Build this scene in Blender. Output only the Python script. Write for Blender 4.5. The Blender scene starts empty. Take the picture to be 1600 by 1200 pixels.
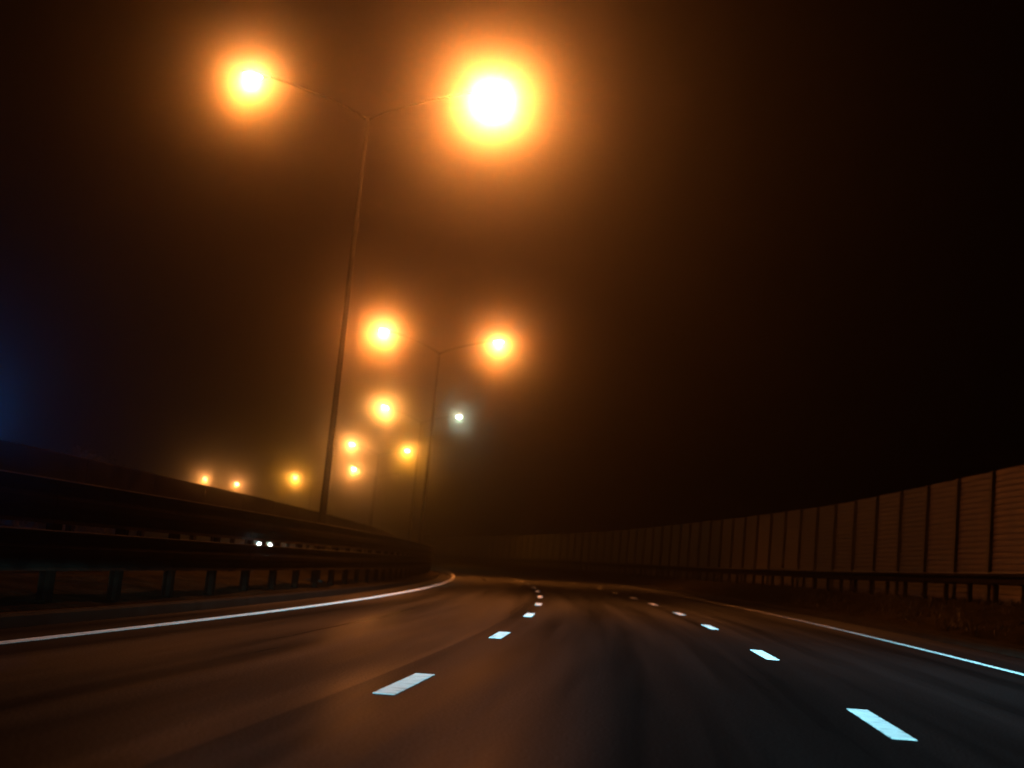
import bpy, bmesh, math, random
from mathutils import Vector, Matrix

random.seed(7)
sc = bpy.context.scene
C = sc.collection
R = math.radians

# ------------------------------------------------------------------ camera
PITCH, ROLL, CAM_H, FPX = 0.13522, 0.09573, 1.0283, 2013.3
cam_d = bpy.data.cameras.new('camera')
cam = bpy.data.objects.new('camera', cam_d)
C.objects.link(cam)
cam_d.sensor_width = 36.0
cam_d.lens = FPX / 1600 * 36
cam_d.clip_start = 0.05
cam_d.clip_end = 3000
F_ = Vector((0, math.cos(PITCH), math.sin(PITCH)))
V_ = Vector((0, -math.sin(PITCH), math.cos(PITCH)))
X_ = Vector((1, 0, 0))
R_ = X_ * math.cos(ROLL) + V_ * math.sin(ROLL)
U_ = -X_ * math.sin(ROLL) + V_ * math.cos(ROLL)
m = Matrix((R_, U_, -F_)).transposed().to_4x4()
m.translation = (0, 0, CAM_H)
cam.matrix_world = m
cam_d.dof.use_dof = True
cam_d.dof.focus_distance = 14.0
cam_d.dof.aperture_fstop = 1.15
sc.camera = cam

# ------------------------------------------------------------------ world, night sky
w = bpy.data.worlds.new('World')
sc.world = w
w.use_nodes = True
nt = w.node_tree
nt.nodes.clear()
sky = nt.nodes.new('ShaderNodeTexSky')
sky.sky_type = 'NISHITA'
sky.sun_disc = False
sky.sun_elevation = R(-7)
sky.sun_rotation = R(-60)
bg = nt.nodes.new('ShaderNodeBackground')
bg.inputs[1].default_value = 0.002
out = nt.nodes.new('ShaderNodeOutputWorld')
nt.links.new(sky.outputs[0], bg.inputs[0])
nt.links.new(bg.outputs[0], out.inputs[0])

sc.view_settings.view_transform = 'Standard'
sc.view_settings.look = 'None'
sc.view_settings.exposure = 0
sc.view_settings.gamma = 1
sc.view_settings.use_curve_mapping = False
sc.render.engine = 'CYCLES'
sc.cycles.use_denoising = True
sc.cycles.volume_bounces = 0
sc.cycles.max_bounces = 4
sc.cycles.diffuse_bounces = 2
sc.cycles.glossy_bounces = 2
sc.cycles.use_light_tree = True
sc.cycles.sample_clamp_indirect = 4
sc.cycles.caustics_reflective = False
sc.cycles.caustics_refractive = False

# tuning
ORANGE = (1.0, 0.255, 0.034)
PALE_ORANGE = (1.0, 0.34, 0.055)
YELLOW = (1.0, 0.36, 0.02)
LED = (0.55, 1.0, 0.62)
LAMP_W = 2750.0
FOG = 0.0052
FOG_G = 0.9875

# ------------------------------------------------------------------ the road's own frame
K = [(0, 0.0030675), (60, 0.0015213), (150, 0.0023898), (185, 0.0008), (240, 0.0008), (300, 0.0030), (460, 0.0030)]
BANK, GRADE, TH0 = 0.033975, -2.0294e-5, -0.141808
def _k(s):
    if s <= 0: return K[0][1]
    for (a, ka), (b, kb) in zip(K, K[1:]):
        if s <= b: return ka + (kb - ka) * (s - a) / (b - a)
    return K[-1][1]
DS = 0.5
_fw = [(0.0, 0.0, TH0)]
for i in range(900):
    s = i * DS
    x, y, t = _fw[-1]
    t2 = t + (_k(s) + _k(s + DS)) / 2 * DS
    tm = (t + t2) / 2
    _fw.append((x - math.sin(tm) * DS, y + math.cos(tm) * DS, t2))
_bw = [(0.0, 0.0, TH0)]
for i in range(160):
    x, y, t = _bw[-1]
    t2 = t - K[0][1] * DS
    tm = (t + t2) / 2
    _bw.append((x + math.sin(tm) * DS, y - math.cos(tm) * DS, t2))
def frame(s):
    arr = _fw if s >= 0 else _bw
    q = abs(s) / DS
    i = min(int(q), len(arr) - 2)
    f = q - i
    a, b = arr[i], arr[i + 1]
    return tuple(a[j] + (b[j] - a[j]) * f for j in range(3))
def gz(s):
    return GRADE * s * s if s > 0 else 0.0
def P(s, u, z=0.0):
    """s metres along the road, u metres to the right of the camera's track, z above the banked road plane"""
    x, y, t = frame(s)
    return Vector((x + u * math.cos(t), y + u * math.sin(t), z + BANK * max(-26, min(18, u)) + gz(s)))
def heading(s):
    return frame(s)[2]

# ------------------------------------------------------------------ helpers
def link(o, parent=None):
    C.objects.link(o)
    if parent: o.parent = parent
    return o
def obj(name, bm_or_mesh, mat, parent=None, smooth=False):
    if isinstance(bm_or_mesh, bmesh.types.BMesh):
        me = bpy.data.meshes.new(name)
        bmesh.ops.recalc_face_normals(bm_or_mesh, faces=bm_or_mesh.faces)
        bm_or_mesh.to_mesh(me)
        bm_or_mesh.free()
        if smooth:
            for p in me.polygons: p.use_smooth = True
        me.materials.append(mat)
    else:
        me = bm_or_mesh
    o = bpy.data.objects.new(name, me)
    return link(o, parent)
def empty(name, label, cat, loc=(0, 0, 0), rz=0, group=None):
    o = bpy.data.objects.new(name, None)
    C.objects.link(o)
    o.location = loc
    o.rotation_euler = (0, 0, rz)
    o['label'] = label
    o['category'] = cat
    if group: o['group'] = group
    return o
def struct(o):
    o['kind'] = 'structure'
    return o
def box(bm, x0, x1, y0, y1, z0, z1, mtx=None):
    vs = [bm.verts.new((x, y, z)) for z in (z0, z1) for x, y in ((x0, y0), (x1, y0), (x1, y1), (x0, y1))]
    for f in ((0, 3, 2, 1), (4, 5, 6, 7), (0, 1, 5, 4), (1, 2, 6, 5), (2, 3, 7, 6), (3, 0, 4, 7)):
        bm.faces.new([vs[i] for i in f])
    if mtx: bmesh.ops.transform(bm, matrix=mtx, verts=vs)
    return vs
def tube(bm, pts, rads, n=12, cap=True):
    rings = []
    for i, (p, r) in enumerate(zip(pts, rads)):
        p = Vector(p)
        d = (Vector(pts[min(i + 1, len(pts) - 1)]) - Vector(pts[max(i - 1, 0)])).normalized()
        a = d.orthogonal().normalized() if abs(d.z) > .99 else d.cross(Vector((0, 0, 1))).normalized()
        b = d.cross(a).normalized()
        rings.append([bm.verts.new(p + r * (math.cos(k * 2 * math.pi / n) * a + math.sin(k * 2 * math.pi / n) * b)) for k in range(n)])
    for q, w_ in zip(rings, rings[1:]):
        for k in range(n):
            bm.faces.new((q[k], q[(k + 1) % n], w_[(k + 1) % n], w_[k]))
    if cap:
        bm.faces.new(rings[0][::-1]); bm.faces.new(rings[-1])
def sweep(bm, ss, prof, closed=True):
    """profile of (u, z) swept along the road"""
    rings = [[bm.verts.new(P(s, u, z)) for u, z in prof] for s in ss]
    n = len(prof)
    for q, w_ in zip(rings, rings[1:]):
        for k in range(n if closed else n - 1):
            bm.faces.new((q[k], q[(k + 1) % n], w_[(k + 1) % n], w_[k]))
    if closed:
        bm.faces.new(rings[0][::-1]); bm.faces.new(rings[-1])
def frange(a, b, st):
    n = max(1, round((b - a) / st))
    return [a + (b - a) * i / n for i in range(n + 1)]
def thick(line, t):
    """closed profile from an open (u, z) polyline with thickness t towards +u"""
    return list(line) + [(u + t, z) for u, z in reversed(line)]

# ------------------------------------------------------------------ materials
def mat(name, base, rough=0.6, metal=0.0, spec=0.5):
    ma = bpy.data.materials.new(name)
    ma.use_nodes = True
    b = ma.node_tree.nodes['Principled BSDF']
    b.inputs['Base Color'].default_value = (*base, 1)
    b.inputs['Roughness'].default_value = rough
    b.inputs['Metallic'].default_value = metal
    b.inputs['Specular IOR Level'].default_value = spec
    return ma, ma.node_tree, b
def node(nt, t, **kw):
    n = nt.nodes.new(t)
    for k, v in kw.items(): setattr(n, k, v)
    return n
def noise_mix(nt, b, c1, c2, scale, vec=None, detail=4, lo=.35, hi=.65, sock='Base Color'):
    nz = node(nt, 'ShaderNodeTexNoise')
    nz.inputs['Scale'].default_value = scale
    nz.inputs['Detail'].default_value = detail
    if vec: nt.links.new(vec, nz.inputs['Vector'])
    mr = node(nt, 'ShaderNodeMapRange')
    mr.inputs[1].default_value = lo; mr.inputs[2].default_value = hi
    nt.links.new(nz.outputs[0], mr.inputs[0])
    mx = node(nt, 'ShaderNodeMix', data_type='RGBA')
    mx.inputs[6].default_value = (*c1, 1); mx.inputs[7].default_value = (*c2, 1)
    nt.links.new(mr.outputs[0], mx.inputs[0])
    if sock: nt.links.new(mx.outputs[2], b.inputs[sock])
    return mr.outputs[0], mx.outputs[2]
def bump(nt, b, scale, dist, strength=1.0, vec=None, detail=3):
    nz = node(nt, 'ShaderNodeTexNoise')
    nz.inputs['Scale'].default_value = scale
    nz.inputs['Detail'].default_value = detail
    if vec: nt.links.new(vec, nz.inputs['Vector'])
    bp = node(nt, 'ShaderNodeBump')
    bp.inputs['Distance'].default_value = dist
    bp.inputs['Strength'].default_value = strength
    nt.links.new(nz.outputs[0], bp.inputs['Height'])
    nt.links.new(bp.outputs[0], b.inputs['Normal'])
    return bp
def objvec(nt, scale=(1, 1, 1), kind='Object'):
    tc = node(nt, 'ShaderNodeTexCoord')
    mp = node(nt, 'ShaderNodeMapping')
    mp.inputs['Scale'].default_value = scale
    nt.links.new(tc.outputs[kind], mp.inputs[0])
    return mp.outputs[0]

# asphalt: worn wheel tracks, resurfaced strip and streaks, all laid out along the lanes by the (u, s) UV map
M_asphalt, nt, b = mat('asphalt', (.035, .034, .033), .5, spec=0.0)
uv = objvec(nt, (1, 1, 1), 'UV')
sep = node(nt, 'ShaderNodeSeparateXYZ'); nt.links.new(uv, sep.inputs[0])
st = objvec(nt, (1.1, .03, 1), 'UV')
f1, c1 = noise_mix(nt, b, (.011, .012, .0125), (.040, .043, .046), 1.6, st, 5, .3, .7, None)
st2 = objvec(nt, (.55, .028, 1), 'UV')
f2, c2 = noise_mix(nt, b, (.70, .70, .70), (1.2, 1.2, 1.2), .9, st2, 6, .3, .7, None)
fine = objvec(nt, (1, 1, 1), 'UV')
f3, c3 = noise_mix(nt, b, (.35, .35, .35), (1.9, 1.9, 1.95), 42, fine, 2, .35, .7, None)
mx = node(nt, 'ShaderNodeMix', data_type='RGBA', blend_type='MULTIPLY'); mx.inputs[0].default_value = 1
nt.links.new(c1, mx.inputs[6]); nt.links.new(c2, mx.inputs[7])
mx2 = node(nt, 'ShaderNodeMix', data_type='RGBA', blend_type='MULTIPLY'); mx2.inputs[0].default_value = 1
nt.links.new(mx.outputs[2], mx2.inputs[6]); nt.links.new(c3, mx2.inputs[7])
# resurfaced middle strip, a little darker, between the lane joints
gt = node(nt, 'ShaderNodeMath', operation='GREATER_THAN'); gt.inputs[1].default_value = -2.35; nt.links.new(sep.outputs[0], gt.inputs[0])
mx3 = node(nt, 'ShaderNodeMix', data_type='RGBA', blend_type='MULTIPLY'); nt.links.new(gt.outputs[0], mx3.inputs[0])
mx3.inputs[7].default_value = (.82, .84, .87, 1); nt.links.new(mx2.outputs[2], mx3.inputs[6])
nt.links.new(mx3.outputs[2], b.inputs['Base Color'])
# polished wheel tracks: lower roughness every half lane
wv = node(nt, 'ShaderNodeMath', operation='MULTIPLY'); wv.inputs[1].default_value = 2 * math.pi / 1.875
nt.links.new(sep.outputs[0], wv.inputs[0])
sn = node(nt, 'ShaderNodeMath', operation='SINE'); nt.links.new(wv.outputs[0], sn.inputs[0])
ad = node(nt, 'ShaderNodeMath', operation='MULTIPLY_ADD'); ad.inputs[1].default_value = .055; nt.links.new(sn.outputs[0], ad.inputs[0])
rr = node(nt, 'ShaderNodeMath', operation='MULTIPLY_ADD'); rr.inputs[1].default_value = .22; rr.inputs[2].default_value = .26
nt.links.new(f1, rr.inputs[0]); nt.links.new(rr.outputs[0], ad.inputs[2])
nt.links.new(ad.outputs[0], b.inputs['Coat Roughness'])
cw = node(nt, 'ShaderNodeMapRange'); cw.inputs[1].default_value = .15; cw.inputs[2].default_value = .85; cw.inputs[3].default_value = .01; cw.inputs[4].default_value = .18
nt.links.new(f2, cw.inputs[0])
less = node(nt, 'ShaderNodeMath', operation='MULTIPLY_ADD'); less.inputs[1].default_value = -.45; less.inputs[2].default_value = 1
nt.links.new(gt.outputs[0], less.inputs[0])
cm = node(nt, 'ShaderNodeMath', operation='MULTIPLY'); nt.links.new(cw.outputs[0], cm.inputs[0]); nt.links.new(less.outputs[0], cm.inputs[1])
nt.links.new(cm.outputs[0], b.inputs['Coat Weight'])
b.inputs['Coat IOR'].default_value = 1.33; b.inputs['Roughness'].default_value = .9
bump(nt, b, 130, .004, .5, fine, 2)

M_paint, nt, b = mat('road_paint', (.82, .84, .84), .55)
pv = objvec(nt, (1, 1, 1), 'UV')
noise_mix(nt, b, (.34, .36, .37), (.62, .65, .66), 7, pv, 5, .25, .5)
bump(nt, b, 160, .004, .6, pv, 1)

M_worn, nt, b = mat('worn_road_paint', (.40, .41, .41), .6)
noise_mix(nt, b, (.16, .165, .17), (.40, .42, .43), 5, objvec(nt, (1, 1, 1), 'UV'), 6, .3, .55)
M_ground, nt, b = mat('verge_soil', (.03, .028, .018), .95, spec=0)
noise_mix(nt, b, (.005, .0045, .0025), (.013, .011, .0065), 1.3, objvec(nt), 6)
bump(nt, b, 6, .12, 1.0, objvec(nt), 5)
M_kerb, nt, b = mat('kerb_concrete', (.12, .115, .10), .9, spec=.03)
noise_mix(nt, b, (.004, .004, .003), (.010, .009, .007), 3, objvec(nt), 5)
M_galv, nt, b = mat('dull_galvanised_steel', (.14, .14, .135), .5, .55)
noise_mix(nt, b, (.08, .078, .07), (.20, .195, .185), 2.2, objvec(nt), 6)
M_dark, nt, b = mat('grimy_steel', (.02, .018, .014), 1, 0, 0)
noise_mix(nt, b, (.003, .0028, .0022), (.009, .0082, .0065), 1.8, objvec(nt), 6)
M_rust, nt, b = mat('rusty_post', (.012, .008, .005), 1, 0, 0)
noise_mix(nt, b, (.0012, .0008, .0006), (.004, .0022, .0014), 5, objvec(nt), 4)
M_pole, nt, b = mat('pole_steel', (.02, .02, .018), .9, 0, 0)
noise_mix(nt, b, (.003, .003, .0025), (.007, .007, .006), 2, objvec(nt), 4)
M_panel, nt, b = mat('noise_wall_panel', (.16, .10, .055), .7)
nzv = objvec(nt, (.5, .5, 9))
f, c = noise_mix(nt, b, (.013, .009, .006), (.046, .034, .022), 1.0, nzv, 7, .25, .75, None)
oi = node(nt, 'ShaderNodeObjectInfo')
mr = node(nt, 'ShaderNodeMapRange'); mr.inputs[3].default_value = .6; mr.inputs[4].default_value = 1.5
nt.links.new(oi.outputs['Random'], mr.inputs[0])
dn, dc = noise_mix(nt, b, (.45, .45, .45), (1.15, 1.15, 1.15), 2.2, objvec(nt, (1, 1.6, .22)), 6, .35, .62, None)   # rain streaks
dm = node(nt, 'ShaderNodeMix', data_type='RGBA', blend_type='MULTIPLY'); dm.inputs[0].default_value = .8
nt.links.new(c, dm.inputs[6]); nt.links.new(dc, dm.inputs[7])
vm = node(nt, 'ShaderNodeVectorMath', operation='SCALE'); nt.links.new(dm.outputs[2], vm.inputs[0]); nt.links.new(mr.outputs[0], vm.inputs['Scale'])
nt.links.new(vm.outputs[0], b.inputs['Base Color'])
M_post, nt, b = mat('noise_wall_post', (.035, .034, .026), .8, 0, .1)
noise_mix(nt, b, (.02, .02, .014), (.05, .048, .036), 3, objvec(nt), 4)
M_bark, nt, b = mat('bark', (.035, .028, .02), .9)
noise_mix(nt, b, (.02, .017, .012), (.05, .04, .03), 8, objvec(nt), 4)
M_leaf, nt, b = mat('dry_leaf', (.05, .06, .025), .8)
noise_mix(nt, b, (.006, .007, .003), (.015, .013, .0065), 4, objvec(nt), 3)
M_car, nt, b = mat('dark_car_paint', (.02, .022, .03), .3)
noise_mix(nt, b, (.018, .02, .027), (.024, .026, .034), 2, objvec(nt), 2)
M_tyre, nt, b = mat('tyre_rubber', (.02, .02, .02), .9)
M_glass, nt, b = mat('car_glass', (.01, .012, .014), .08)
def emis(name, col, strength):
    ma = bpy.data.materials.new(name)
    ma.use_nodes = True
    n = ma.node_tree
    n.nodes.clear()
    e = n.nodes.new('ShaderNodeEmission')
    e.inputs[0].default_value = (*col, 1); e.inputs[1].default_value = strength
    o = n.nodes.new('ShaderNodeOutputMaterial')
    n.links.new(e.outputs[0], o.inputs[0])
    return ma

# ------------------------------------------------------------------ headlamps of the car the picture is taken from
def headlamp_light(name, loc, fwd, power, col, e0=.017, width=.47):
    ld = bpy.data.lights.new(name, 'SPOT')
    ld.energy = power
    ld.color = col
    ld.spot_size = R(120)
    ld.spot_blend = .3
    ld.shadow_soft_size = .07
    ld.use_nodes = True
    n = ld.node_tree
    em = n.nodes['Emission']
    geo = n.nodes.new('ShaderNodeNewGeometry')
    # direction of travel of the light = Incoming
    def dot(v):
        d = n.nodes.new('ShaderNodeVectorMath'); d.operation = 'DOT_PRODUCT'
        d.inputs[1].default_value = v
        n.links.new(geo.outputs['Incoming'], d.inputs[0])
        return d.outputs['Value']
    side = Vector((fwd.y, -fwd.x, 0)).normalized()
    up = side.cross(fwd).normalized()
    def mth(op, a, b=None, c=None):
        q = n.nodes.new('ShaderNodeMath'); q.operation = op
        for i, v in enumerate((a, b, c)):
            if v is None: continue
            if isinstance(v, (int, float)): q.inputs[i].default_value = v
            else: n.links.new(v, q.inputs[i])
        return q.outputs[0]
    e = mth('MULTIPLY', dot(up), -1.0)                      # angle below the cut-off
    a = dot(side)
    cut = n.nodes.new('ShaderNodeMapRange'); cut.interpolation_type = 'SMOOTHSTEP'
    cut.inputs[1].default_value = .001; cut.inputs[2].default_value = .021
    cut.inputs[3].default_value = .004
    n.links.new(e, cut.inputs[0])
    v = mth('DIVIDE', 1.0, mth('ADD', 1.0, mth('POWER', mth('ABSOLUTE', mth('DIVIDE', e, e0)), 2.8)))
    h = mth('DIVIDE', 1.0, mth('ADD', 1.0, mth('POWER', mth('ABSOLUTE', mth('DIVIDE', a, width)), 6.0)))
    lf = n.nodes.new('ShaderNodeMapRange'); lf.interpolation_type = 'SMOOTHSTEP'     # dipped beam: weaker towards oncoming traffic
    lf.inputs[1].default_value = -.42; lf.inputs[2].default_value = -.20; lf.inputs[3].default_value = .55
    n.links.new(a, lf.inputs[0])
    n.links.new(mth('MULTIPLY', mth('MULTIPLY', mth('MULTIPLY', cut.outputs[0], v), h), lf.outputs[0]), em.inputs['Strength'])
    o = bpy.data.objects.new(name, ld)
    C.objects.link(o)
    o.location = loc
    o.rotation_euler = fwd.to_track_quat('-Z', 'Y').to_euler()
    return o
hd = heading(0)
fwd = Vector((-math.sin(hd), math.cos(hd), -.010)).normalized()
HEAD_W = 165000
for u in (-.75, .5):
    q = P(1.9, u, .64)
    headlamp_light('headlamp_beam', q, fwd, HEAD_W, (.28, .78, .95))

# ------------------------------------------------------------------ setting: ground, road, opposite road
S_LONG = frange(-60, 440, 4)
def grid(name, ss, us, zf, ma, uvmap=True):
    me = bpy.data.meshes.new(name)
    verts, faces, uvs = [], [], []
    for s in ss:
        for u in us:
            verts.append(P(s, u, zf(s, u)))
            uvs.append((u, s))
    n = len(us)
    for i in range(len(ss) - 1):
        for j in range(n - 1):
            faces.append((i * n + j, i * n + j + 1, (i + 1) * n + j + 1, (i + 1) * n + j))
    me.from_pydata(verts, [], faces)
    if uvmap:
        l = me.uv_layers.new(name='UVMap')
        for lp in me.loops: l.data[lp.index].uv = uvs[lp.vertex_index]
    me.materials.append(ma)
    me.update()
    o = bpy.data.objects.new(name, me)
    C.objects.link(o)
    return o
def lerp_tab(tab, x):
    if x <= tab[0][0]: return tab[0][1]
    for (a, va), (b_, vb) in zip(tab, tab[1:]):
        if x <= b_: return va + (vb - va) * (x - a) / (b_ - a)
    return tab[-1][1]
TERR = [(-120, .6), (-60, .9), (-28, .72), (-25, .62), (-12.6, .45), (-11.6, .40), (-10.5, .40), (-9.4, .36), (-8.3, .26), (-7.5, .13),
        (-7.05, -.03), (6.9, -.03), (7.3, .10), (8.6, .45), (10.2, .72), (13.5, .80), (18, .78), (60, .5), (130, -.5)]
def terr(s, u):
    z = lerp_tab(TERR, u)
    if u > 8: z *= lerp_tab([(30, 1.05), (60, .92), (120, .85), (400, .8)], s)
    if u < -7.4 or u > 7.4:
        z += .05 * math.sin(s * .9 + u * 1.7) * math.cos(s * .37 - u * .8)
    return z
us = [-120, -90, -60, -40, -28, -25, -22, -18, -14, -12.6, -11.6, -10.5, -9.9, -9.4, -8.8, -8.3, -7.9, -7.5, -7.05,
      -3, 2, 6.9, 7.3, 7.9, 8.6, 9.4, 10.2, 11, 12, 13.5, 15, 18, 30, 60, 100, 130]
struct(grid('ground', frange(-60, 440, 1.6), us, lambda s, u: terr(s, u) if (u < -7.4 or u > 7.2) else (-.03 if abs(u) < 7.06 else terr(s, u)), M_ground))
bm = bmesh.new()
box(bm, -900, 900, -500, 1100, -9.2, -9)
struct(obj('plain', bm, M_ground))
ROAD_US = [-7.0, -6.1, -4, -2, 0, 1.7, 3.5, 5.08, 6.5]
road = struct(grid('road', frange(-60, 440, 1), ROAD_US, lambda s, u: 0, M_asphalt))
oroad = struct(grid('opposite_road', frange(-60, 440, 2), [-25, -22, -19, -16, -12.8], lambda s, u: .42 + (-12.8 - u) * .017 + .10, M_asphalt))
def strip(name, s0, s1, u0, u1, z, st=1.0, parent=road, rib=.06, ma=None):
    """profiled thermoplastic marking: transverse ribs 6 mm high, each riser facing the traffic"""
    verts, faces, uvs = [], [], []
    s, ribbed = s0, True
    def row(s, z):
        verts.append(P(s, u0 + random.uniform(-.006, .006), z)); verts.append(P(s, u1 + random.uniform(-.006, .006), z)); uvs.extend(((u0, s), (u1, s)))
    while s < s1 - 1e-4:
        if s > 150 or s < -8:
            row(s, z + .003); s = min(s1, s + 1.0); continue
        e = min(rib * (.6 if s < 30 else 1), s1 - s)
        row(s, z); row(s + .001, z + .006); row(s + e * .45, z + .006); row(s + e * .75, z)
        s += e
    row(s1, z)
    for i in range(len(verts) // 2 - 1):
        faces.append((2 * i, 2 * i + 1, 2 * i + 3, 2 * i + 2))
    me = bpy.data.meshes.new(name)
    me.from_pydata(verts, [], faces)
    l = me.uv_layers.new(name='UVMap')
    for lp in me.loops: l.data[lp.index].uv = uvs[lp.vertex_index]
    me.materials.append(ma or M_paint)
    o = bpy.data.objects.new(name, me)
    return link(o, parent)
strip('edge_line', -40, 420, -6.18, -6.02, .004, rib=.08, ma=M_paint)['label'] = 'solid white edge line beside the central barrier'
strip('edge_line', -40, 420, 5.02, 5.13, .004, rib=.12, ma=M_worn)['label'] = 'solid white edge line on the outer side'
DL = [(-14.9, -12.9), (-6.6, -4.6), (1.6, 3.6), (9.85, 11.80), (18.25, 20.05), (26.6, 28.55), (34.7, 36.7), (43.0, 45.0), (51.8, 53.8)]
DR = [(-15.2, -13.2), (-7.0, -5.0), (1.1, 3.1), (9.38, 11.36), (17.56, 19.6), (26.35, 28.3), (34.0, 35.9), (42.5, 44.4), (50.6, 52.4), (59.2, 61.0)]
for base, u in ((DL, -2.0056), (DR, 1.7444)):
    lst = list(base)
    while lst[-1][0] < 200:
        lst.append((lst[-1][0] + 8.3, lst[-1][1] + 8.3))
    for a, c_ in lst:
        strip('lane_dash', a, c_, u - .085, u + .085, .005, .5)
# kerbs and a drainage channel
bm = bmesh.new(); sweep(bm, frange(-50, 420, 2), [(-7.28, -.1), (-7.28, .13), (-7.22, .15), (-7.1, .15), (-7.06, .12), (-7.02, -.1)])
struct(obj('kerb', bm, M_kerb))
bm = bmesh.new(); sweep(bm, frange(-50, 420, 2), [(6.52, -.1), (6.56, .10), (6.6, .13), (6.72, .13), (6.76, -.02), (6.98, -.02), (7.0, .11), (7.14, .14), (7.2, -.1)])
struct(obj('kerb', bm, M_kerb))

# ------------------------------------------------------------------ central barrier: two tiers of beam on posts
def rail_sections(parent, u, line, t, s0, s1, step, ma, name, cap=None):
    s = s0
    while s < s1 - .1:
        bm = bmesh.new()
        a, c_ = s + .012, s + step - .012
        sweep(bm, frange(a, c_, 1.2), [(u + x, z) for x, z in thick(line, t)])
        obj(name, bm, ma, parent)
        s += step
def barrier_posts(parent, u, z0, z1, s0, s1, step, ma, wx=.05, wy=.075, tilt=None, name='post'):
    bm = bmesh.new()
    h = z1 - z0
    # C-shaped section: web and two flanges
    box(bm, -wx, wx, wy - .012, wy, 0, h)
    box(bm, -wx, -wx + .012, -wy, wy - .012, 0, h)
    box(bm, wx - .012, wx, -wy, wy - .012, 0, h)
    first = None
    s = s0
    while s <= s1 + .01:
        q = P(s, u, z0)
        if first is None:
            first = obj(name, bm, ma, parent); o = first
        else:
            o = obj(name, first.data, ma, parent)
        o.location = q
        o.rotation_euler = (0, 0, heading(s))
        s += step
cb = empty('central_barrier', 'long dark two-tier steel crash barrier curving along the left edge line', 'crash barrier')
UB = -7.62
wave = [(.055, 0), (.0, .04), (.0, .11), (.05, .16), (.05, .22), (.0, .27), (.0, .34), (.055, .38)]
def waveline(z0, h): return [(x, z0 + z * h / .38) for x, z in wave]
rail_sections(cb, UB, waveline(.60, .50), -.006, -8, 200, 4.8, M_dark, 'lower_beam')
rail_sections(cb, UB, waveline(1.195, .55), -.006, -8, 200, 4.8, M_dark, 'upper_beam')
# folded top edges
for z in (1.10, 1.75):
    s = -8
    while s < 199.9:
        bm = bmesh.new()
        sweep(bm, frange(s + .012, s + 4.788, 1.2), [(UB + .06, z + .001), (UB + .06, z + .016), (UB - .12, z + .016), (UB - .12, z + .001)])
        obj('top_flange', bm, M_galv, cb)
        s += 4.8
barrier_posts(cb, UB - .12, .02, 1.72, -7.6, 200, 2.4, M_rust, .07, .09)

# opposite barrier with a closed screen above the beam
ob = empty('opposite_barrier', 'taller dark barrier with a flat screen, behind the lamp posts on the median', 'crash barrier')
UO = -10.6
s = -8
while s < 200:
    bm = bmesh.new()
    t0, t1 = random.uniform(-.012, .012), random.uniform(-.012, .012)
    a, c_ = s + .02, s + 3.98
    sweep(bm, frange(a, c_, 2), [(UO, 1.80), (UO, 2.50 + t0), (UO + .02, 2.53 + t0), (UO + .07, 2.53 + t0), (UO + .09, 2.50 + t0), (UO + .09, 1.80)])
    obj('screen_panel', bm, M_dark, ob)
    s += 4.0
rail_sections(ob, UO + .05, waveline(.62, .36), -.006, -8, 200, 4.0, M_dark, 'beam')
barrier_posts(ob, UO - .08, .35, 2.50, -8, 200, 4.0, M_dark, .06, .08)

# ------------------------------------------------------------------ outer guard rail on the right
gr = empty('guard_rail', 'low dark steel guard rail on short posts below the noise wall', 'guard rail')
UG = 11.0
def gtop(s): return lerp_tab([(25, 1.66), (37, 1.65), (57, 1.60), (89, 1.60), (143, 1.66), (200, 1.42), (300, 1.35)], s)
s = -6.0; i = 0
while s < 300:
    bm = bmesh.new()
    ss = frange(s + .01, s + 4.55, 1.5)
    prof = thick([(x * 1.4, z) for x, z in waveline(-.36, .34)], .006)
    rings = [[bm.verts.new(P(q, UG + x, gtop(q) + z)) for x, z in prof] for q in ss]
    n = len(prof)
    for q, w_ in zip(rings, rings[1:]):
        for k in range(n): bm.faces.new((q[k], q[(k + 1) % n], w_[(k + 1) % n], w_[k]))
    bm.faces.new(rings[0][::-1]); bm.faces.new(rings[-1])
    obj('beam', bm, M_dark, gr)
    bm = bmesh.new()
    rings = [[bm.verts.new(P(q, UG + x, gtop(q) + z)) for x, z in ((-.005, -.018), (-.005, 0), (.17, 0), (.17, -.018))] for q in ss]
    for q, w_ in zip(rings, rings[1:]):
        for k in range(4): bm.faces.new((q[k], q[(k + 1) % 4], w_[(k + 1) % 4], w_[k]))
    bm.faces.new(rings[0][::-1]); bm.faces.new(rings[-1])
    obj('top_flange', bm, M_galv, gr)
    s += 4.56
bm = bmesh.new()
box(bm, -.06, .06, -.09, -.075, -.5, .95); box(bm, -.06, -.045, -.075, .09, -.5, .95); box(bm, .045, .06, -.075, .09, -.5, .95)
first = None
s = -5.0
while s < 300:
    q = P(s, UG + .14, gtop(s) - 1.02)
    o = obj('post', bm if first is None else first.data, M_dark, gr)
    first = first or o
    o.location = q
    o.rotation_euler = (0, 0, heading(s))
    s += 2.28

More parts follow.
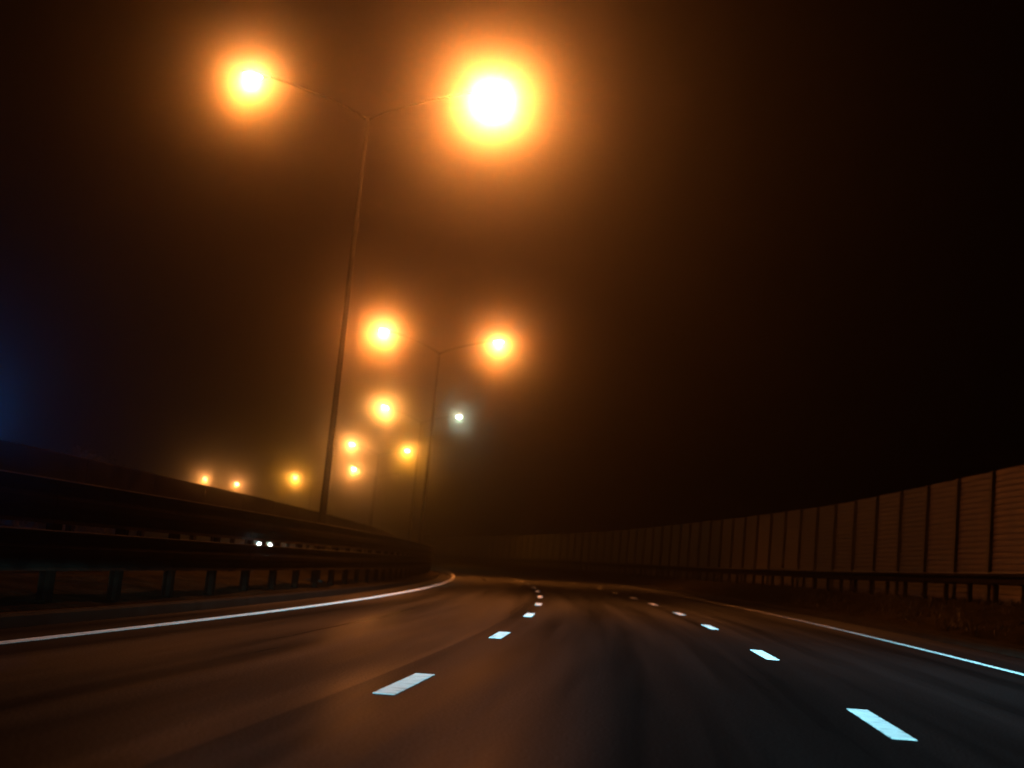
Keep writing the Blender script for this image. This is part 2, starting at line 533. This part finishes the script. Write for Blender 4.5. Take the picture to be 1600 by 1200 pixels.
# ------------------------------------------------------------------ noise wall
nw = empty('noise_wall', 'tall brown ribbed noise wall curving along the right side', 'noise wall')
UW = 13.0
def wtop(s): return lerp_tab([(20, 5.23), (43, 5.21), (65, 5.02), (99, 5.14), (125, 5.05), (152, 4.95), (187, 4.88), (230, 4.78), (260, 4.78), (400, 4.7)], s)
STEP = 3.50
WH = 4.75
PW = STEP * 1.04 - .20
bm = bmesh.new()
prof = []
NR = 24
for i in range(NR):
    z0 = i * WH / NR; hh = WH / NR
    prof += [(0.0, z0), (.0, z0 + hh * .55), (.035, z0 + hh * .68), (.035, z0 + hh * .95)]
prof.append((0, WH))
L = [bm.verts.new((-PW / 2, 0, z)) for _, z in prof]
for v, (x, z) in zip(L, prof): v.co = (x, -PW / 2, z)
Rv = [bm.verts.new((x, PW / 2, z)) for x, z in prof]
for k in range(len(prof) - 1): bm.faces.new((L[k], Rv[k], Rv[k + 1], L[k + 1]))
bk = [bm.verts.new((.12, y, z)) for y, z in ((-PW / 2, 0), (PW / 2, 0), (PW / 2, WH), (-PW / 2, WH))]
bm.faces.new(bk)
bm.faces.new((L[-1], Rv[-1], bk[2], bk[3]))
panel0 = post0 = cap0 = None
bmp = bmesh.new()
box(bmp, -.07, -.055, -.10, .10, 0, WH - .03)
box(bmp, -.055, .10, -.008, .008, 0, WH - .03)
box(bmp, .10, .115, -.10, .10, 0, WH - .03)
s = 40.75 - 14 * STEP
while s < 390:
    sc_ = s + STEP / 2
    top = wtop(sc_)
    o = obj('noise_panel', bm if panel0 is None else panel0.data, M_panel, nw)
    panel0 = panel0 or o
    a_, b_ = P(s, UW, 0), P(s + STEP, UW, 0)
    mid = (a_ + b_) / 2
    o.location = (mid.x + .02, mid.y, P(sc_, UW, top - WH).z + random.uniform(-.008, .008))
    ang = math.atan2(-(b_.x - a_.x), b_.y - a_.y)
    k_ = ((b_ - a_).xy.length - .20) / PW
    o.scale = (1, k_, 1)
    o.rotation_euler = (0, 0, ang)
    o = obj('wall_post', bmp if post0 is None else post0.data, M_post, nw)
    post0 = post0 or o
    o.location = P(s, UW - .02, wtop(s) - WH)
    o.rotation_euler = (0, 0, heading(s))
    s += STEP

# ------------------------------------------------------------------ lamp posts with two arms
def luminaire(parent, p, out, warm, lit=True, body=1.0):
    """cobra-head lantern, long axis along 'out'"""
    rz = math.atan2(out.y, out.x)
    mt = Matrix.Translation(p) @ Matrix.Rotation(rz, 4, 'Z') @ Matrix.Rotation(R(-9), 4, 'Y')
    bm = bmesh.new()
    secs = [(-.42, .05, .05), (-.30, .09, .08), (-.05, .15, .11), (.22, .16, .12), (.42, .11, .08), (.50, .03, .03)]
    rings = []
    for x, w_, h_ in secs:
        ring = []
        for k in range(12):
            a = 2 * math.pi * k / 12
            z = math.sin(a) * h_
            ring.append(bm.verts.new((x, math.cos(a) * w_, z if z > 0 else z * .35)))
        rings.append(ring)
    for q, r_ in zip(rings, rings[1:]):
        for k in range(12): bm.faces.new((q[k], q[(k + 1) % 12], r_[(k + 1) % 12], r_[k]))
    bm.faces.new(rings[0][::-1]); bm.faces.new(rings[-1])
    bmesh.ops.transform(bm, matrix=mt, verts=bm.verts)
    h = obj('lantern', bm, M_pole, parent, True)
    bm = bmesh.new()
    bmesh.ops.create_uvsphere(bm, u_segments=16, v_segments=8, radius=1, matrix=Matrix.Translation((.12, 0, -.045)) @ Matrix.Diagonal((.27, .13, .11, 1)))
    bmesh.ops.transform(bm, matrix=mt, verts=bm.verts)
    g = obj('glass_bowl', bm, warm if lit else M_glass, h, True)
    return mt @ Vector((.12, 0, -.30))
MEMIS = {}
def lamp_post(base_z, heads, label, height_pad=.0, r0=.125, group='double-arm lamp posts along the median', name='lamp_post'):
    """heads: two dicts with pos, col, power, lit"""
    a, c_ = Vector(heads[0]['pos']), Vector(heads[1]['pos'])
    mid = (a + c_) / 2
    base = Vector((mid.x, mid.y, base_z))
    e = empty(name, label, 'lamp post', base, 0, group)
    e.location = (0, 0, 0)
    e.location = base
    def loc(v): return Vector(v) - base
    H = mid.z - .75 - base_z
    bm = bmesh.new()
    tube(bm, [(0, 0, .02), (0, 0, 1.2), (0, 0, 1.25), (0, 0, H * .5), (0, 0, H)], [r0, r0 * .98, r0 * .85, r0 * .66, r0 * .42], 14)
    obj('pole', bm, M_pole, e, True)
    bm = bmesh.new()
    box(bm, -.22, .22, -.22, .22, -.25, .03)
    obj('base_plate', bm, M_kerb, e)
    bm = bmesh.new()
    box(bm, r0 * .6, r0 * 1.02, -.06, .06, .55, .95)
    obj('access_door', bm, M_pole, e)
    for hdict, p in zip(heads, (a, c_)):
        out_ = (p - mid); out_.z = 0
        Ld = out_.length; out_.normalize()
        lp = loc(p)
        root = Vector((0, 0, H - .1))
        tip = lp - out_ * .52 + Vector((0, 0, .26))
        bm = bmesh.new()
        c1_ = root + out_ * Ld * .18 + Vector((0, 0, .45))
        pts_ = []
        for i in range(9):
            t = i / 8
            pts_.append((1 - t) ** 2 * root + 2 * t * (1 - t) * c1_ + t * t * tip)
        tube(bm, pts_, [.036] * 9, 8)
        obj('arm', bm, M_pole, e, True)
        key = hdict['col']
        if key not in MEMIS: MEMIS[key] = emis('lit_glass_%d' % len(MEMIS), (1, (key[1] + 1) / 2, (key[2] + .7) / 2), 150)
        lpos = luminaire(e, lp - out_ * .12 + Vector((0, 0, .29)), out_, MEMIS[key], hdict.get('lit', True))
        if hdict.get('lit', True):
            ld = bpy.data.lights.new('lamp_light', 'POINT')
            ld.energy = LAMP_W * hdict['power']
            ld.color = key
            ld.shadow_soft_size = hdict.get('r', .18)
            lo = bpy.data.objects.new('lamp_light', ld)
            link(lo, e)
            lo.location = lpos
            if hdict.get('beam'):
                d, pw, ang = hdict['beam']
                ld = bpy.data.lights.new('lamp_beam', 'SPOT')
                ld.energy = LAMP_W * pw
                ld.color = key
                ld.spot_size = ang; ld.spot_blend = 1
                ld.shadow_soft_size = .15
                lo = bpy.data.objects.new('lamp_beam', ld)
                link(lo, e)
                lo.location = lpos
                lo.rotation_euler = Vector(d).to_track_quat('-Z', 'Y').to_euler()
    return e
def hdv(pos, col=ORANGE, power=1, **k): return dict(pos=pos, col=col, power=power, **k)
def gzat(s, u): return P(s, u, terr(s, u)).z
lamp_post(gzat(36, -8.4), [hdv((-8.50, 36.7, 14.2), ORANGE, 1.0), hdv((-1.40, 36.2, 14.2), (1.0, .265, .048), 5.4, r=.5, beam=((.05, -.1, -1), 3.6, R(118)))],
          'nearest and thickest lamp post, its two big lamps at the top of the photo')
lamp_post(gzat(80, -8.4), [hdv((-8.3, 79.7, 14.2), ORANGE, 1.2), hdv((-1.1, 79.9, 14.2), ORANGE, .9, beam=((.05, 0, -1), 13, R(125)))],
          'second lamp post, thin and right of the nearest one, with two round orange lamps')
lamp_post(gzat(126, -8.6), [hdv((-12.0, 124.1, 14.2), PALE_ORANGE, .7), hdv((-4.9, 126.3, 14.2), LED, .02, r=.3, beam=((-.3, 0, -1), .4, R(125)))],
          'lamp post with an orange left lamp and a greenish white right lamp')
lamp_post(gzat(179, -8.4), [hdv((-20.8, 174.2, 14.2), PALE_ORANGE, .65), hdv((-13.4, 176.2, 14.2), YELLOW, .55, beam=((.3, 0, -1), 5, R(130)))],
          'far lamp post whose right lamp glows yellower than its left one')
lamp_post(gzat(214, -8.4), [hdv((-24.22, 209.6, 12.97), PALE_ORANGE, .65), hdv((-17.4, 212.1, 12.97), ORANGE, 0, lit=False)],
          'very far lamp post with only its left lamp lit, directly under another small lamp')
lamp_post(gzat(264, -8.4), [hdv((-41.6, 259.7, 13.03), YELLOW, .75), hdv((-34.9, 262.0, 13.0), ORANGE, 0, lit=False)],
          'distant lamp post with one small yellow lamp, just left of the nearest pole')
lamp_post(gzat(310, -14), [hdv((-69.5, 303.1, 12.73), PALE_ORANGE, .8, r=.4), hdv((-62.0, 302.9, 12.3), PALE_ORANGE, .7, r=.4)],
          'farthest lamp post, its two tiny lamps low on the left just above the barrier')
lamp_post(gzat(-7, -8.4), [hdv(tuple(P(-7, -11.9, 14.6)), ORANGE, .12), hdv(tuple(P(-7, -4.8, 14.4)), ORANGE, .12)],
          'lamp post on the median behind the camera, its light falling on the near lanes')

# ------------------------------------------------------------------ floodlight beyond the left side: its blue glow stands in the fog
fl = empty('floodlight_mast', 'blue floodlight mast whose glow shows at the left edge above the bank', 'floodlight', (-29.2, 64.2, -.4))
bm = bmesh.new(); tube(bm, [(0, 0, -.8), (0, 0, 3), (0, 0, 6.0)], [.09, .07, .05], 10)
obj('mast', bm, M_pole, fl, True)
bm = bmesh.new(); box(bm, -.3, .3, -.10, .10, 5.95, 6.35)
lf = obj('floodlight_head', bm, M_pole, fl)
ld = bpy.data.lights.new('floodlight_light', 'POINT'); ld.energy = 1500; ld.color = (.03, .28, 1.0); ld.shadow_soft_size = .15
lo = link(bpy.data.objects.new('floodlight_light', ld), fl); lo.location = (0, -.45, 6.1)

# ------------------------------------------------------------------ oncoming car on the opposite carriageway
car_p = Vector((-26.49, 147.64, 0.15))
to_cam = Vector((-car_p.x, -car_p.y, 0)).normalized()
rz = math.atan2(to_cam.y, to_cam.x) - math.pi / 2 + R(8)
gzc = 0.15 - .66
car = empty('oncoming_car', 'dark oncoming car whose two white headlights show through the barrier gap', 'car', (car_p.x, car_p.y, gzc), rz)
bm = bmesh.new()   # side silhouette extruded, +Y is the front
prof = [(-2.2, .32), (-2.25, .75), (-2.15, .95), (-1.5, 1.02), (-.95, 1.42), (.15, 1.46), (.95, 1.02), (1.9, .86), (2.18, .70), (2.2, .34), (1.75, .30), (-1.8, .30)]
L = []; Rr = []
for y, z in prof:
    wd = .86 - (.16 if z > 1.1 else 0)
    L.append(bm.verts.new((-wd, y, z))); Rr.append(bm.verts.new((wd, y, z)))
bm.faces.new(L); bm.faces.new(Rr[::-1])
for k in range(len(prof)): bm.faces.new((L[k], L[(k + 1) % len(prof)], Rr[(k + 1) % len(prof)], Rr[k]))
obj('body', bm, M_car, car)
bm = bmesh.new()
vs = [bm.verts.new(v) for v in ((-.64, .22, 1.435), (.64, .22, 1.435), (.78, .95, 1.045), (-.78, .95, 1.045))]
bm.faces.new(vs); bmesh.ops.translate(bm, vec=(0, .02, .02), verts=bm.verts)
obj('windscreen', bm, M_glass, car)
M_headglass = emis('lit_headlight', (.8, 1.0, .98), 60)
for x in (-.63, .63):
    bm = bmesh.new()
    bmesh.ops.create_uvsphere(bm, u_segments=14, v_segments=8, radius=1, matrix=Matrix.Translation((x, 2.19, .66)) @ Matrix.Diagonal((.13, .05, .08, 1)))
    obj('headlight', bm, M_headglass, car, True)
    for y in (-1.4, 1.35):
        bm = bmesh.new()
        bmesh.ops.create_cone(bm, segments=20, radius1=.32, radius2=.32, depth=.2, cap_ends=True, matrix=Matrix.Translation((x * 1.24, y, .32)) @ Matrix.Rotation(math.pi / 2, 4, 'Y'))
        wl = obj('wheel', bm, M_tyre, car)
        bm = bmesh.new()
        bmesh.ops.create_cone(bm, segments=14, radius1=.2, radius2=.17, depth=.03, cap_ends=True, matrix=Matrix.Translation((x * 1.24 + math.copysign(.105, x), y, .32)) @ Matrix.Rotation(math.pi / 2, 4, 'Y'))
        obj('rim', bm, M_galv, wl)

# ------------------------------------------------------------------ bare bushes on the left bank
def bush(loc, h, spread, label, seed):
    rnd = random.Random(seed)
    e = empty('bare_bush', label, 'bush', loc, 0, 'bare bushes beyond the opposite road')
    bm = bmesh.new(); bl = bmesh.new()
    def grow(p, d, L_, r, lv):
        q = p + d * L_
        tube(bm, [p, (p + q) / 2 + Vector([rnd.uniform(-.05, .05) * L_ for _ in range(3)]), q], [r, r * .8, r * .6], 5, False)
        if lv == 0:
            for _ in range(3):
                c_ = q + Vector([rnd.uniform(-.15, .15) for _ in range(3)])
                a = Vector([rnd.uniform(-1, 1) for _ in range(3)]).normalized() * .05
                b2 = a.orthogonal().normalized() * .03
                bl.faces.new([bl.verts.new(c_ + v) for v in (a, b2, -a, -b2)])
            return
        for _ in range(rnd.choice((2, 3, 3))):
            nd = (d + Vector((rnd.uniform(-.6, .6), rnd.uniform(-.6, .6), rnd.uniform(-.1, .35)))).normalized()
            grow(q, nd, L_ * rnd.uniform(.65, .85), r * .6, lv - 1)
    for _ in range(9):
        d = Vector((rnd.uniform(-1, 1) * spread, rnd.uniform(-1, 1) * spread, 1)).normalized()
        grow(Vector((rnd.uniform(-.3, .3), rnd.uniform(-.3, .3), -.2)), d, h * .32, .035, 4)
    obj('branches', bm, M_bark, e)
    lf_ = obj('leaves', bl, M_leaf, e)
    lf_['kind'] = 'stuff'
    return e
bush((-20.6, 56.4, -.3), 3.6, .6, 'leftmost bare bush, low against the blue glow at the left edge', 3)
bush((-18.6, 57.0, -.3), 4.4, .5, 'tallest bare bush on the left bank, faint above the barrier screen', 4)
bush((-16.9, 57.6, -.3), 3.6, .6, 'rightmost bare bush, fading into the brown haze beside the tallest bush', 5)

# ------------------------------------------------------------------ rough grass on the verges
rg = random.Random(11)
vs_, fs_ = [], []
for ulo, uhi, slo, shi, cnt in ((7.4, 12.8, 18, 130, 15000),):
    for _ in range(cnt):
        s_, u_ = rg.uniform(slo, shi), rg.uniform(ulo, uhi)
        if math.sin(s_ * 1.3 + u_) + math.sin(s_ * .41 - u_ * 2.3) < rg.uniform(-1.6, .6): continue
        q = P(s_, u_, terr(s_, u_) - .02)
        hgt = rg.uniform(.06, .26); a_ = rg.uniform(0, 6.28)
        dx, dy = math.cos(a_) * .012, math.sin(a_) * .012
        lx, ly = rg.uniform(-.1, .1), rg.uniform(-.1, .1)
        i_ = len(vs_)
        vs_ += [(q.x - dx, q.y - dy, q.z), (q.x + dx, q.y + dy, q.z), (q.x + lx, q.y + ly, q.z + hgt)]
        fs_.append((i_, i_ + 1, i_ + 2))
me = bpy.data.meshes.new('grass'); me.from_pydata(vs_, [], fs_); me.materials.append(M_leaf)
go = bpy.data.objects.new('grass', me); C.objects.link(go); go['kind'] = 'stuff'

# ------------------------------------------------------------------ fog
bm = bmesh.new()
box(bm, -1000, 1000, -600, 1200, -10.4, 24)
hz = bpy.data.materials.new('haze')
hz.use_nodes = True
n = hz.node_tree
n.nodes.clear()
pv_ = n.nodes.new('ShaderNodeVolumePrincipled')
pv_.inputs['Color'].default_value = (.93, .92, .90, 1)
pv_.inputs['Density'].default_value = FOG
pv_.inputs['Anisotropy'].default_value = FOG_G
o_ = n.nodes.new('ShaderNodeOutputMaterial')
n.links.new(pv_.outputs[0], o_.inputs['Volume'])
haze = obj('haze', bm, hz)
haze['kind'] = 'stuff'
